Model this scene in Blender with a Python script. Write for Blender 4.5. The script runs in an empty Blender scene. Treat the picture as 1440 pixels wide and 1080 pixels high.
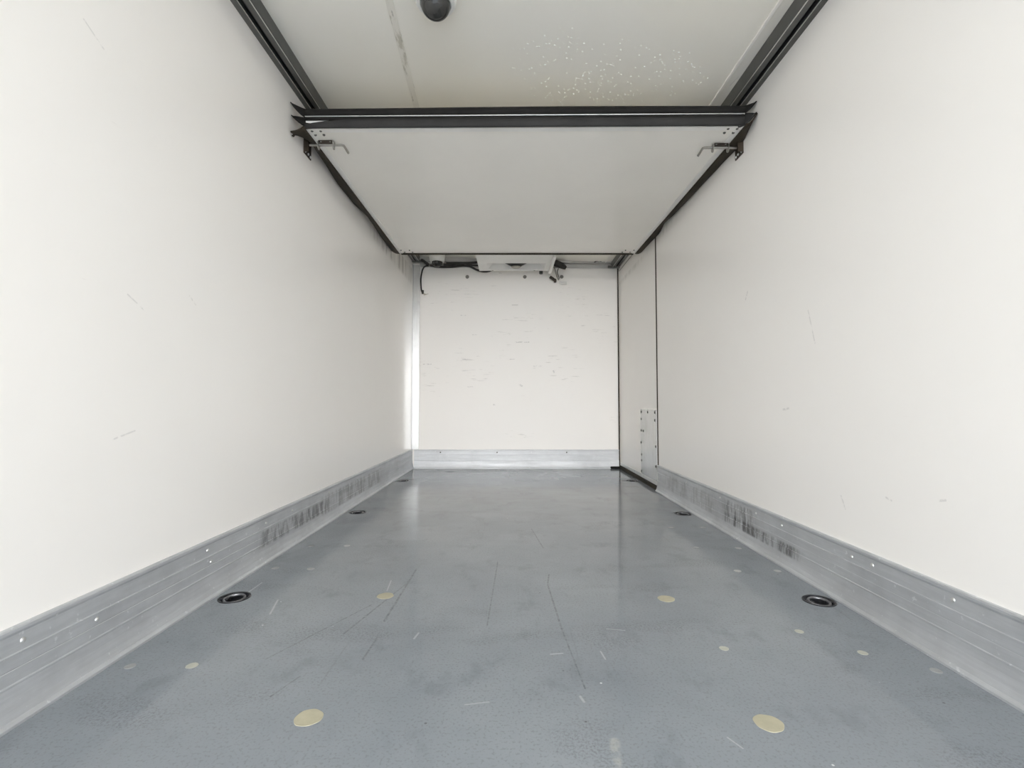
import bpy, bmesh, math, random
from mathutils import Vector, Matrix

random.seed(7)
C = bpy.context.scene.collection
SC = bpy.context.scene

# ------------------------------------------------------------------ camera
F_PX = 700.0
PITCH = math.atan(29.0 / F_PX)
cam_d = bpy.data.cameras.new('camera')
cam_d.sensor_width = 36.0
cam_d.lens = F_PX / 1440.0 * 36.0
cam_d.clip_start = 0.02
cam = bpy.data.objects.new('camera', cam_d)
C.objects.link(cam)
cam.location = (0, 0, 0.64)
cam.rotation_euler = (math.pi / 2 + PITCH, 0, 0)
SC.camera = cam

# ------------------------------------------------------------------ sky: overcast daylight through the open rear end
SKY_TOP = (0.79, 0.90, 1.04)
SKY_LOW = (0.94, 0.975, 1.03)
SKY_STRENGTH = 3.5
LOBE = 3.7          # the bright low part of the sky behind the van
LOBE_POW = 5.5
LOBE_COL = (0.985, 0.985, 0.985)
EXPOSURE = 0.0
w = bpy.data.worlds.new('overcast_sky')
SC.world = w
w.use_nodes = True
nt = w.node_tree
nt.nodes.clear()
out = nt.nodes.new('ShaderNodeOutputWorld')
bg = nt.nodes.new('ShaderNodeBackground')
tc = nt.nodes.new('ShaderNodeTexCoord')
sep = nt.nodes.new('ShaderNodeSeparateXYZ')
nt.links.new(tc.outputs['Generated'], sep.inputs[0])
ramp = nt.nodes.new('ShaderNodeMapRange')
ramp.inputs['From Min'].default_value = 0.0
ramp.inputs['From Max'].default_value = 0.8
nt.links.new(sep.outputs['Z'], ramp.inputs['Value'])
mixc = nt.nodes.new('ShaderNodeMix'); mixc.data_type = 'RGBA'
mixc.inputs['A'].default_value = (*SKY_LOW, 1)
mixc.inputs['B'].default_value = (*SKY_TOP, 1)
nt.links.new(ramp.outputs['Result'], mixc.inputs['Factor'])
dot = nt.nodes.new('ShaderNodeVectorMath'); dot.operation = 'DOT_PRODUCT'
lv = Vector((0, -1, 0.05)).normalized()
dot.inputs[1].default_value = lv
nt.links.new(tc.outputs['Generated'], dot.inputs[0])
mx = nt.nodes.new('ShaderNodeMath'); mx.operation = 'MAXIMUM'; mx.inputs[1].default_value = 0
nt.links.new(dot.outputs['Value'], mx.inputs[0])
pw = nt.nodes.new('ShaderNodeMath'); pw.operation = 'POWER'; pw.inputs[1].default_value = LOBE_POW
nt.links.new(mx.outputs[0], pw.inputs[0])
ml = nt.nodes.new('ShaderNodeMath'); ml.operation = 'MULTIPLY'; ml.inputs[1].default_value = LOBE
nt.links.new(pw.outputs[0], ml.inputs[0])
vs = nt.nodes.new('ShaderNodeVectorMath'); vs.operation = 'SCALE'
vs.inputs[0].default_value = LOBE_COL
nt.links.new(ml.outputs[0], vs.inputs['Scale'])
va = nt.nodes.new('ShaderNodeVectorMath'); va.operation = 'ADD'
nt.links.new(mixc.outputs['Result'], va.inputs[0])
nt.links.new(vs.outputs[0], va.inputs[1])
nt.links.new(va.outputs[0], bg.inputs['Color'])
bg.inputs['Strength'].default_value = SKY_STRENGTH
nt.links.new(bg.outputs[0], out.inputs[0])

SC.view_settings.view_transform = 'Standard'
SC.view_settings.look = 'None'
SC.view_settings.exposure = EXPOSURE
SC.view_settings.gamma = 1.0
SC.view_settings.use_curve_mapping = False
SC.cycles.max_bounces = 24
SC.cycles.diffuse_bounces = 16
SC.cycles.glossy_bounces = 8
SC.cycles.transmission_bounces = 8
SC.cycles.sample_clamp_indirect = 10.0
SC.cycles.use_denoising = True

# ------------------------------------------------------------------ materials
def new_mat(name, col, rough=0.5, metal=0.0, spec=0.5):
    m = bpy.data.materials.new(name)
    m.use_nodes = True
    b = m.node_tree.nodes['Principled BSDF']
    b.inputs['Base Color'].default_value = (*col, 1)
    b.inputs['Roughness'].default_value = rough
    b.inputs['Metallic'].default_value = metal
    b.inputs['Specular IOR Level'].default_value = spec
    return m

class G:
    """small helper for node graphs on one material"""
    def __init__(self, m):
        self.t = m.node_tree; self.b = self.t.nodes['Principled BSDF']
        self.co = self.t.nodes.new('ShaderNodeTexCoord').outputs['Object']
    def n(self, kind, **kw):
        x = self.t.nodes.new(kind)
        for k, v in kw.items(): setattr(x, k, v)
        return x
    def put(self, sock, v):
        if hasattr(v, 'is_output'): self.t.links.new(v, sock)
        elif isinstance(v, (tuple, list)) and len(v) == 3 and sock.type == 'RGBA': sock.default_value = (*v, 1)
        else: sock.default_value = v
    def math(self, op, a, b=0.0, clamp=False):
        x = self.n('ShaderNodeMath', operation=op, use_clamp=clamp)
        self.put(x.inputs[0], a); self.put(x.inputs[1], b)
        return x.outputs[0]
    def scaled(self, s, off=(0, 0, 0)):
        x = self.n('ShaderNodeMapping')
        self.put(x.inputs['Vector'], self.co)
        x.inputs['Scale'].default_value = s
        x.inputs['Location'].default_value = off
        return x.outputs[0]
    def noise(self, s=(1, 1, 1), scale=1.0, detail=4.0, rough=0.55, off=(0, 0, 0)):
        x = self.n('ShaderNodeTexNoise')
        self.put(x.inputs['Vector'], self.scaled(s, off))
        x.inputs['Scale'].default_value = scale
        x.inputs['Detail'].default_value = detail
        x.inputs['Roughness'].default_value = rough
        return x.outputs['Fac']
    def ramp(self, v, a, b, c=0.0, d=1.0):
        x = self.n('ShaderNodeMapRange', interpolation_type='SMOOTHSTEP')
        self.put(x.inputs['Value'], v)
        for i, q in zip(('From Min', 'From Max', 'To Min', 'To Max'), (a, b, c, d)): x.inputs[i].default_value = q
        return x.outputs['Result']
    def mix(self, f, a, b):
        x = self.n('ShaderNodeMix', data_type='RGBA')
        self.put(x.inputs['Factor'], f); self.put(x.inputs['A'], a); self.put(x.inputs['B'], b)
        return x.outputs['Result']
    def axis(self, i):
        x = self.n('ShaderNodeSeparateXYZ'); self.put(x.inputs[0], self.co)
        return x.outputs[i]
    def segment(self, p, q, wd):
        """mask of a thin line from p to q (3d), half width wd"""
        p, q = Vector(p), Vector(q); d = q - p
        s = self.n('ShaderNodeVectorMath', operation='SUBTRACT'); self.put(s.inputs[0], self.co); s.inputs[1].default_value = p
        dt = self.n('ShaderNodeVectorMath', operation='DOT_PRODUCT'); self.put(dt.inputs[0], s.outputs[0]); dt.inputs[1].default_value = d / d.length_squared
        t = self.math('ADD', dt.outputs['Value'], 0.0, True)
        sc = self.n('ShaderNodeVectorMath', operation='SCALE'); sc.inputs[0].default_value = d; self.put(sc.inputs['Scale'], t)
        ds = self.n('ShaderNodeVectorMath', operation='DISTANCE'); self.put(ds.inputs[0], s.outputs[0]); self.put(ds.inputs[1], sc.outputs[0])
        return self.ramp(ds.outputs['Value'], wd * 0.4, wd, 1.0, 0.0)
    def many(self, segs):
        r = None
        for p, q, wd in segs:
            m = self.segment(p, q, wd)
            r = m if r is None else self.math('MAXIMUM', r, m)
        return r
    def color(self, v): self.put(self.b.inputs['Base Color'], v)
    def rough(self, v): self.put(self.b.inputs['Roughness'], v)
    def bump(self, h, strength=0.2, dist=0.002):
        x = self.n('ShaderNodeBump')
        x.inputs['Strength'].default_value = strength; x.inputs['Distance'].default_value = dist
        self.put(x.inputs['Height'], h); self.t.links.new(x.outputs[0], self.b.inputs['Normal'])

WALL_COL = (0.928, 0.900, 0.860)
def wall_mat(name, axis_stretch, streak=None, marks=(), scratch=0.0, rough=0.20, spec=0.40, thr=0.70):
    m = new_mat(name, WALL_COL, rough, 0, spec)
    g = G(m)
    c = WALL_COL
    soft = g.ramp(g.noise((1, 1, 1), 1.3, 3), 0.35, 0.7)
    col = g.mix(soft, c, (0.920, 0.890, 0.848))
    # fine scuffs
    sc = g.noise(axis_stretch, 6.0, 5, 0.6, (3.1, 1.7, 0.4))
    gate = g.noise((1, 1, 1), 2.1, 2, 0.5, (9, 2, 5))
    k = g.math('MULTIPLY', g.ramp(sc, thr, thr + 0.06), g.ramp(gate, 0.52, 0.62))
    col = g.mix(g.math('MULTIPLY', k, 0.25 + scratch), col, (0.45, 0.43, 0.40))
    if streak:                      # rubbed dirty streaks left by the partition's seals
        y0, y1, z0, z1, amt = streak
        zz, yy = g.axis(2), g.axis(1)
        band = g.math('MULTIPLY', g.ramp(zz, z0, z0 + 0.05), g.ramp(zz, z1 - 0.03, z1, 1, 0))
        band = g.math('MULTIPLY', band, g.math('MULTIPLY', g.ramp(yy, y0, y0 + 0.7), g.ramp(yy, y1 - 0.1, y1, 1, 0)))
        st = g.ramp(g.noise((1, 16, 1.0), 1.6, 5, 0.65), 0.36, 0.68)
        col = g.mix(g.math('MULTIPLY', g.math('MULTIPLY', band, st), amt), col, (0.26, 0.24, 0.20))
    if marks:
        brk = g.ramp(g.noise((1, 1, 1), 60, 2), 0.40, 0.55)
        col = g.mix(g.math('MULTIPLY', g.math('MULTIPLY', g.many(marks), brk), 0.28 + scratch), col, (0.40, 0.39, 0.38))
    g.color(col)
    g.bump(g.noise((1, 1, 1), 2.2, 2), 0.10, 0.01)
    return m

M = {}
M['wall_l'] = wall_mat('white_wall_laminate', (1, 1, 14), (3.3, 5.04, 1.83, 2.03, 0.65), [
    ((-1.012, 1.30, 0.93), (-1.012, 1.36, 0.90), 0.003), ((-1.012, 1.14, 1.55), (-1.012, 1.20, 1.52), 0.003),
    ((-1.012, 1.26, 0.55), (-1.012, 1.34, 0.57), 0.003), ((-1.012, 1.55, 0.98), (-1.012, 1.58, 0.96), 0.004)])
M['wall_r'] = wall_mat('white_wall_laminate_scuffed', (1, 1, 14), (2.9, 5.04, 1.84, 1.92, 0.25), [
    ((1.088, 1.82, 1.00), (1.088, 1.78, 0.86), 0.004), ((1.088, 1.66, 0.34), (1.088, 1.64, 0.30), 0.004),
    ((1.088, 1.46, 0.37), (1.088, 1.44, 0.365), 0.004), ((1.088, 1.28, 0.395), (1.088, 1.26, 0.40), 0.004),
    ((1.088, 2.00, 0.62), (1.088, 1.96, 0.625), 0.006), ((1.088, 2.30, 1.13), (1.088, 2.28, 1.16), 0.007)])
M['wall_b'] = wall_mat('white_front_wall_laminate', (1.2, 1, 16), None, [
    ((0.03, 5.039, 1.275), (0.18, 5.039, 1.275), 0.007), ((0.00, 5.039, 1.655), (0.06, 5.039, 1.655), 0.005),
    ((-0.90, 5.039, 1.05), (-0.82, 5.039, 1.05), 0.006), ((-0.50, 5.039, 1.10), (-0.44, 5.039, 1.10), 0.006),
    ((0.08, 5.039, 0.84), (0.10, 5.039, 0.83), 0.012), ((-0.40, 5.039, 1.35), (-0.36, 5.039, 1.35), 0.005),
    ((0.22, 5.039, 1.03), (0.30, 5.039, 1.03), 0.006), ((0.42, 5.039, 0.98), (0.43, 5.039, 0.96), 0.010),
    ((-0.06, 5.039, 1.10), (0.03, 5.039, 1.10), 0.005), ((-0.53, 5.039, 1.55), (-0.47, 5.039, 1.55), 0.005),
    ((-0.19, 5.039, 0.64), (-0.17, 5.039, 0.64), 0.009), ((-0.45, 5.039, 0.82), (-0.38, 5.039, 0.82), 0.005)], 0.20, 0.42, 0.25, 0.62)
M['door'] = wall_mat('white_door_laminate', (1, 1, 14), (3.7, 5.04, 1.82, 1.90, 0.30))

def ceiling_mat():
    m = new_mat('white_ceiling_laminate', (0.86, 0.84, 0.79), 0.32, 0, 0.4)
    g = G(m)
    col = g.mix(g.ramp(g.noise((1, 1, 1), 1.5, 3), 0.35, 0.7), (0.925, 0.90, 0.835), (0.905, 0.872, 0.79))
    mk = g.many([((-0.66, 1.95, 2.14), (-0.60, 1.95, 2.14), 0.004), ((0.99, 2.20, 2.09), (1.0, 2.14, 2.09), 0.005)])
    col = g.mix(g.math('MULTIPLY', mk, 0.5), col, (0.3, 0.28, 0.25))
    g.color(col)
    return m
M['ceiling'] = ceiling_mat()

def floor_mat():
    m = new_mat('grey_resin_floor', (0.25, 0.265, 0.28), 0.25, 0, 0.26)
    g = G(m)
    n1 = g.noise((1, 1, 1), 1.6, 5, 0.6)
    n2 = g.noise((1, 0.6, 1), 9.0, 6, 0.65, (4, 4, 0))
    col = g.mix(g.ramp(n1, 0.35, 0.68), (0.218, 0.238, 0.258), (0.258, 0.277, 0.296))
    col = g.mix(g.math('MULTIPLY', g.ramp(n2, 0.52, 0.72), 0.5), col, (0.155, 0.172, 0.19))
    # fine grain of the resin
    gr = g.noise((1, 1, 1), 160, 2, 0.6)
    col = g.mix(g.math('MULTIPLY', g.ramp(gr, 0.52, 0.68), 0.45), col, (0.15, 0.16, 0.17))
    # worn dark grain in patches
    pt = g.math('MULTIPLY', g.ramp(g.noise((0.7, 1.3, 1), 4, 3, 0.5, (7, 1, 0)), 0.54, 0.66), g.ramp(g.noise((1, 1, 1), 170, 4, 0.75), 0.46, 0.64))
    col = g.mix(g.math('MULTIPLY', pt, 0.45), col, (0.10, 0.105, 0.115))
    # drag lines along the load direction
    dl = g.ramp(g.noise((22, 0.5, 1), 2.0, 4, 0.6, (1, 3, 0)), 0.66, 0.74)
    col = g.mix(g.math('MULTIPLY', dl, 0.16), col, (0.10, 0.105, 0.11))
    brk = g.ramp(g.noise((1, 1, 1), 70, 5, 0.75), 0.32, 0.68)
    dark = g.many([((0.139, 1.904, 0), (0.127, 1.80, 0), 0.004), ((0.127, 1.80, 0), (0.142, 1.447, 0), 0.004),
                   ((0.142, 1.447, 0), (0.165, 1.15, 0), 0.003), ((-0.372, 1.969, 0), (-0.378, 1.50, 0), 0.005),
                   ((-0.38, 1.80, 0), (-0.47, 1.42, 0), 0.004), ((-0.45, 1.62, 0), (-0.62, 1.28, 0), 0.003),
                   ((-0.058, 2.057, 0), (-0.072, 1.47, 0), 0.003), ((-0.37, 1.40, 0), (-0.375, 1.28, 0), 0.004),
                   ((0.10, 2.6, 0), (0.14, 2.25, 0), 0.004), ((-0.5, 1.2, 0), (-0.53, 1.12, 0), 0.003)])
    col = g.mix(g.math('MULTIPLY', g.math('MULTIPLY', dark, brk), 0.55), col, (0.07, 0.07, 0.075))
    light = g.many([((-0.262, 1.425, 0), (-0.268, 1.39, 0), 0.004), ((-0.768, 1.66, 0), (-0.74, 1.55, 0), 0.004),
                    ((0.10, 1.305, 0), (0.13, 1.31, 0), 0.004), ((0.415, 0.985, 0), (0.43, 0.955, 0), 0.0025),
                    ((0.23, 1.32, 0), (0.235, 1.28, 0), 0.003), ((-0.44, 1.84, 0), (-0.43, 1.74, 0), 0.003),
                    ((0.15, 1.12, 0), (0.155, 1.10, 0), 0.004), ((-0.9, 1.72, 0), (-0.9, 1.82, 0), 0.004),
                    ((0.27, 1.45, 0), (0.32, 1.44, 0), 0.0025), ((-0.1, 1.09, 0), (-0.05, 1.10, 0), 0.0025)])
    col = g.mix(g.math('MULTIPLY', light, 0.27), col, (0.62, 0.63, 0.62))
    smear = g.many([((0.196, 0.975, 0), (0.180, 0.88, 0), 0.013)])
    col = g.mix(g.math('MULTIPLY', g.math('MULTIPLY', smear, g.ramp(g.noise((1, 1, 1), 30, 3), 0.35, 0.65)), 0.30), col, (0.55, 0.55, 0.47))
    spk = g.n('ShaderNodeTexVoronoi', feature='F1'); g.put(spk.inputs['Vector'], g.scaled((1, 1, 0.01))); spk.inputs['Scale'].default_value = 9
    col = g.mix(g.math('MULTIPLY', g.ramp(spk.outputs['Distance'], 0.018, 0.032, 1, 0), 0.7), col, (0.09, 0.09, 0.09))
    spw = g.n('ShaderNodeTexVoronoi', feature='F1'); g.put(spw.inputs['Vector'], g.scaled((1, 1, 0.01), (3.3, 1.2, 0))); spw.inputs['Scale'].default_value = 7
    col = g.mix(g.math('MULTIPLY', g.ramp(spw.outputs['Distance'], 0.014, 0.024, 1, 0), 0.8), col, (0.62, 0.63, 0.63))
    g.color(col)
    r = g.ramp(g.noise((0.5, 2.2, 1), 3.2, 5, 0.6, (5, 5, 0)), 0.3, 0.72, 0.05, 0.13)
    r = g.math('ADD', r, g.ramp(n1, 0.4, 0.75, 0.0, 0.06))
    g.rough(r)
    h = g.math('ADD', g.math('MULTIPLY', g.noise((1, 1, 1), 90, 3), 0.25), g.noise((0.4, 2.6, 1), 3.5, 3, 0.5))
    g.bump(h, 0.10, 0.004)
    return m
M['floor'] = floor_mat()

def alu_mat(name, stretch, base=(0.585, 0.598, 0.612), stains=True, rough=(0.34, 0.55), metal=0.5, blot=()):
    m = new_mat(name, base, 0.45, metal, 0.5)
    g = G(m)
    lines = g.noise(stretch, 30, 4, 0.65)
    col = g.mix(g.ramp(lines, 0.35, 0.7), tuple(x * 0.95 for x in base), tuple(min(1, x * 1.05) for x in base))
    cl = g.noise((1, 1, 1), 3.0, 5, 0.65)
    col = g.mix(g.math('MULTIPLY', g.ramp(cl, 0.42, 0.7), 0.5), col, tuple(x * 0.72 for x in base))
    if stains:
        sp = g.ramp(g.noise((1, 1, 1), 55, 3), 0.66, 0.72)
        col = g.mix(g.math('MULTIPLY', sp, 0.5), col, (0.82, 0.83, 0.84))
    for (y0, y1, z0, z1, amt) in blot:     # blackened rub marks
        zz, yy = g.axis(2), g.axis(1)
        b = g.math('MULTIPLY', g.ramp(zz, z0, z0 + 0.012), g.ramp(zz, z1 - 0.012, z1, 1, 0))
        b = g.math('MULTIPLY', b, g.math('MULTIPLY', g.ramp(yy, y0, y0 + 0.12), g.ramp(yy, y1 - 0.12, y1, 1, 0)))
        b = g.math('MULTIPLY', b, g.ramp(g.noise((1, 14, 3), 2.2, 5, 0.7), 0.42, 0.60))
        col = g.mix(g.math('MULTIPLY', b, amt), col, (0.085, 0.08, 0.078))
    g.color(col)
    g.rough(g.ramp(g.noise(stretch, 12, 4), 0.3, 0.7, rough[0], rough[1]))
    g.bump(lines, 0.05, 0.002)
    return m
M['alu_l'] = alu_mat('scuffed_aluminium', (3, 0.25, 3), blot=[(1.95, 2.75, 0.06, 0.135, 0.65), (2.6, 3.9, 0.05, 0.16, 0.40)])
M['alu_r'] = alu_mat('scuffed_aluminium_rubbed', (3, 0.25, 3), blot=[(1.85, 2.6, 0.045, 0.10, 0.8), (2.2, 2.62, 0.08, 0.17, 0.65), (2.6, 3.6, 0.05, 0.16, 0.25)])
M['alu_b'] = alu_mat('pale_aluminium', (0.25, 3, 3), base=(0.66, 0.67, 0.68), metal=0.2, rough=(0.42, 0.55))
M['alu_post'] = alu_mat('aluminium_post', (3, 3, 0.3), base=(0.66, 0.66, 0.65), metal=0.38, rough=(0.22, 0.27))
M['alu_trim'] = alu_mat('aluminium_angle', (0.3, 3, 3), base=(0.50, 0.49, 0.47))
M['plate'] = alu_mat('stainless_plate', (3, 2, 0.3), base=(0.64, 0.64, 0.63), rough=(0.18, 0.22), metal=0.45)

def simple(name, col, rough=0.5, metal=0.0, spec=0.5, var=0.12, scale=8.0, bump=0.0):
    m = new_mat(name, col, rough, metal, spec)
    g = G(m)
    n = g.noise((1, 1, 1), scale, 4, 0.6)
    g.color(g.mix(g.ramp(n, 0.3, 0.72), tuple(x * (1 - var) for x in col), tuple(min(1, x * (1 + var)) for x in col)))
    if bump: g.bump(g.noise((1, 1, 1), scale * 10, 3), bump, 0.001)
    return m
M['rubber'] = simple('black_rubber', (0.016, 0.015, 0.014), 0.7, 0, 0.15, 0.2, 12, 0.1)
M['rubber_grey'] = simple('charcoal_rubber', (0.034, 0.033, 0.032), 0.7, 0, 0.2, 0.15, 6, 0.1)
M['rubber_brown'] = simple('brown_black_rubber', (0.042, 0.034, 0.024), 0.7, 0, 0.2, 0.2, 6, 0.1)
M['rail'] = simple('dark_anodised_aluminium', (0.115, 0.115, 0.108), 0.38, 0.35, 0.5, 0.14, 5)
M['rail_dark'] = simple('painted_slot_shadow', (0.022, 0.022, 0.020), 0.7, 0, 0.3, 0.1, 5)  # near-black colour stands in for the shade inside the rail slot
M['bright'] = simple('bright_aluminium', (0.70, 0.70, 0.68), 0.32, 0.8, 0.5, 0.06, 20)
M['white_alu'] = simple('white_painted_aluminium', (0.80, 0.79, 0.76), 0.35, 0, 0.5, 0.05, 6)
M['panel'] = simple('glossy_white_panel', (0.90, 0.875, 0.82), 0.14, 0, 0.45, 0.02, 1.5)
M['steel'] = simple('galvanised_steel', (0.34, 0.33, 0.305), 0.35, 0.9, 0.5, 0.12, 40)
M['dark_steel'] = simple('dark_brown_steel', (0.060, 0.045, 0.032), 0.45, 0.5, 0.5, 0.25, 15)
M['screw'] = simple('dark_screw_head', (0.10, 0.098, 0.092), 0.4, 0.6, 0.5, 0.15, 60)
M['bolt_grey'] = simple('grey_bolt_cap', (0.23, 0.22, 0.20), 0.45, 0.4, 0.5, 0.15, 40)
M['plug'] = simple('cream_filler', (0.40, 0.372, 0.268), 0.42, 0, 0.4, 0.07, 30)
M['plug_pale'] = simple('pale_filler', (0.39, 0.39, 0.335), 0.42, 0, 0.4, 0.07, 30)
M['plug_grey'] = simple('grey_filler', (0.31, 0.315, 0.31), 0.42, 0, 0.4, 0.07, 30)
M['white_plastic'] = simple('white_plastic', (0.80, 0.79, 0.76), 0.38, 0, 0.5, 0.03, 6)
M['black_plastic'] = simple('black_plastic', (0.018, 0.017, 0.016), 0.5, 0, 0.5, 0.2, 30)
M['cable'] = simple('black_cable_sheath', (0.022, 0.019, 0.016), 0.5, 0, 0.4, 0.25, 30)
M['wire_bare'] = simple('frayed_wire', (0.42, 0.36, 0.27), 0.6, 0, 0.3, 0.2, 60)
M['grey_fitting'] = simple('grey_fitting', (0.35, 0.33, 0.29), 0.5, 0.2, 0.5, 0.25, 40)
M['pan'] = simple('worn_black_steel', (0.035, 0.036, 0.040), 0.30, 0.7, 0.5, 0.4, 60)
M['ring'] = simple('worn_zinc_steel', (0.30, 0.30, 0.31), 0.28, 0.9, 0.5, 0.25, 60)
M['seam'] = simple('grey_sealant', (0.55, 0.535, 0.48), 0.6, 0, 0.3, 0.22, 14)
M['cove'] = simple('pale_ceiling_moulding', (0.93, 0.90, 0.85), 0.4, 0, 0.4, 0.04, 6)
M['asphalt'] = simple('pale_concrete_yard', (0.74, 0.74, 0.73), 0.9, 0, 0.3, 0.2, 0.7)
m = new_mat('tinted_dome', (0.045, 0.045, 0.043), 0.04, 0, 0.5)
bb = m.node_tree.nodes['Principled BSDF']
bb.inputs['Transmission Weight'].default_value = 0.35
bb.inputs['IOR'].default_value = 1.45
gg = G(m); gg.color(gg.mix(gg.ramp(gg.noise((1, 1, 1), 14, 3), 0.4, 0.65), (0.035, 0.035, 0.033), (0.075, 0.074, 0.07)))
M['dome'] = m
m = new_mat('camera_lens', (0.008, 0.008, 0.010), 0.06, 0, 0.6)
M['lens'] = m

# ------------------------------------------------------------------ mesh helpers
def build(name, bm, mat, parent=None, smooth=False, bevel=0.0, seg=2):
    me = bpy.data.meshes.new(name)
    bmesh.ops.recalc_face_normals(bm, faces=bm.faces[:])
    bm.to_mesh(me); bm.free()
    me.materials.append(mat)
    if smooth:
        for p in me.polygons: p.use_smooth = True
        try: me.set_sharp_from_angle(angle=math.radians(38))
        except Exception: pass
    o = bpy.data.objects.new(name, me)
    C.objects.link(o)
    if parent:
        o.parent = parent
        o.matrix_parent_inverse = parent.matrix_world.inverted() if False else Matrix.Translation(-parent.location)
    if bevel:
        b = o.modifiers.new('bevel', 'BEVEL'); b.width = bevel; b.segments = seg; b.limit_method = 'ANGLE'
    return o

def empty(name, loc):
    o = bpy.data.objects.new(name, None); C.objects.link(o); o.location = loc
    o.empty_display_size = 0.05
    return o

def tag(o, label, cat, group=None, kind=None):
    o['label'] = label; o['category'] = cat
    if group: o['group'] = group
    if kind: o['kind'] = kind
    return o

def struct(o, label, cat='wall'):
    return tag(o, label, cat, None, 'structure')

def box(bm, x0, x1, y0, y1, z0, z1):
    r = bmesh.ops.create_cube(bm, size=1.0)
    bmesh.ops.scale(bm, vec=(x1 - x0, y1 - y0, z1 - z0), verts=r['verts'])
    bmesh.ops.translate(bm, vec=((x0 + x1) / 2, (y0 + y1) / 2, (z0 + z1) / 2), verts=r['verts'])
    return r['verts']

def B(*a):
    bm = bmesh.new(); box(bm, *a); return bm

def hexa(bm, lo, hi):
    """solid between two quads given as four 3d points each, same order"""
    a = [bm.verts.new(p) for p in lo]; b = [bm.verts.new(p) for p in hi]
    bm.faces.new(a[::-1]); bm.faces.new(b)
    for i in range(4):
        j = (i + 1) % 4
        bm.faces.new((a[i], a[j], b[j], b[i]))

def extrude_profile(bm, pts, fn0, fn1):
    """closed 2d profile swept between two ends; fn maps (a, b) to 3d"""
    a = [bm.verts.new(fn0(*p)) for p in pts]; b = [bm.verts.new(fn1(*p)) for p in pts]
    n = len(pts)
    for i in range(n):
        j = (i + 1) % n
        bm.faces.new((a[i], a[j], b[j], b[i]))
    bm.faces.new(a[::-1]); bm.faces.new(b)

def lathe(bm, prof, center, n=32, axis='Z'):
    """prof: (radius, height) list"""
    rings = []
    cx, cy, cz = center
    def P(r, h, a):
        u, v = r * math.cos(a), r * math.sin(a)
        if axis == 'Z': return (cx + u, cy + v, cz + h)
        if axis == 'Y': return (cx + u, cy + h, cz + v)
        return (cx + h, cy + u, cz + v)
    for r, h in prof:
        if r < 1e-6: rings.append([bm.verts.new(P(0, h, 0))])
        else: rings.append([bm.verts.new(P(r, h, 2 * math.pi * i / n)) for i in range(n)])
    for a, b in zip(rings, rings[1:]):
        for i in range(n):
            j = (i + 1) % n
            if len(a) == 1 and len(b) == 1: continue
            if len(a) == 1: bm.faces.new((a[0], b[i], b[j]))
            elif len(b) == 1: bm.faces.new((a[i], b[0], a[j]))
            else: bm.faces.new((a[i], b[i], b[j], a[j]))

def smooth_path(pts, sub=6):
    P = [Vector(p) for p in pts]
    if len(P) < 3: return P
    out = []
    for i in range(len(P) - 1):
        p0 = P[max(i - 1, 0)]; p1 = P[i]; p2 = P[i + 1]; p3 = P[min(i + 2, len(P) - 1)]
        for k in range(sub):
            t = k / sub
            out.append(0.5 * ((2 * p1) + (-p0 + p2) * t + (2 * p0 - 5 * p1 + 4 * p2 - p3) * t * t + (-p0 + 3 * p1 - 3 * p2 + p3) * t ** 3))
    out.append(P[-1])
    return out

def tube(bm, pts, r, n=10, closed=False):
    P = [Vector(p) for p in pts]
    rings = []
    N = len(P)
    up = Vector((0.13, 0.21, 0.97))
    for i, p in enumerate(P):
        if closed: t = P[(i + 1) % N] - P[i - 1]
        else: t = P[min(i + 1, N - 1)] - P[max(i - 1, 0)]
        t.normalize()
        a = t.cross(up)
        if a.length < 1e-3: a = t.cross(Vector((1, 0, 0)))
        a.normalize(); b = t.cross(a)
        rr = r(i / (N - 1)) if callable(r) else r
        rings.append([bm.verts.new(p + a * rr * math.cos(2 * math.pi * k / n) + b * rr * math.sin(2 * math.pi * k / n)) for k in range(n)])
    m = N if closed else N - 1
    for i in range(m):
        A, Bq = rings[i], rings[(i + 1) % N]
        for k in range(n):
            j = (k + 1) % n
            bm.faces.new((A[k], A[j], Bq[j], Bq[k]))
    if not closed:
        bm.faces.new(rings[0][::-1]); bm.faces.new(rings[-1])

def clone(o, parent=None):
    c = o.copy(); C.objects.link(c)
    mpi = o.matrix_parent_inverse.copy()
    c.parent = parent
    c.matrix_parent_inverse = mpi
    return c

def clone_tree(root, loc):
    r = root.copy(); C.objects.link(r); r.location = loc
    for ch in list(root.children):
        c = clone(ch, r)
        for g in list(ch.children): clone(g, c)
    return r

# ------------------------------------------------------------------ dimensions (metres)
XL, XR, YB, Y0 = -1.012, 1.088, 5.039, -1.40
DOOR_Y0 = 3.735
def ZC(x): return 2.115 - 0.0286 * x          # ceiling, slightly lower on the right
RAIL_Z_L, RAIL_Z_R = 2.090, 2.030

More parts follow.
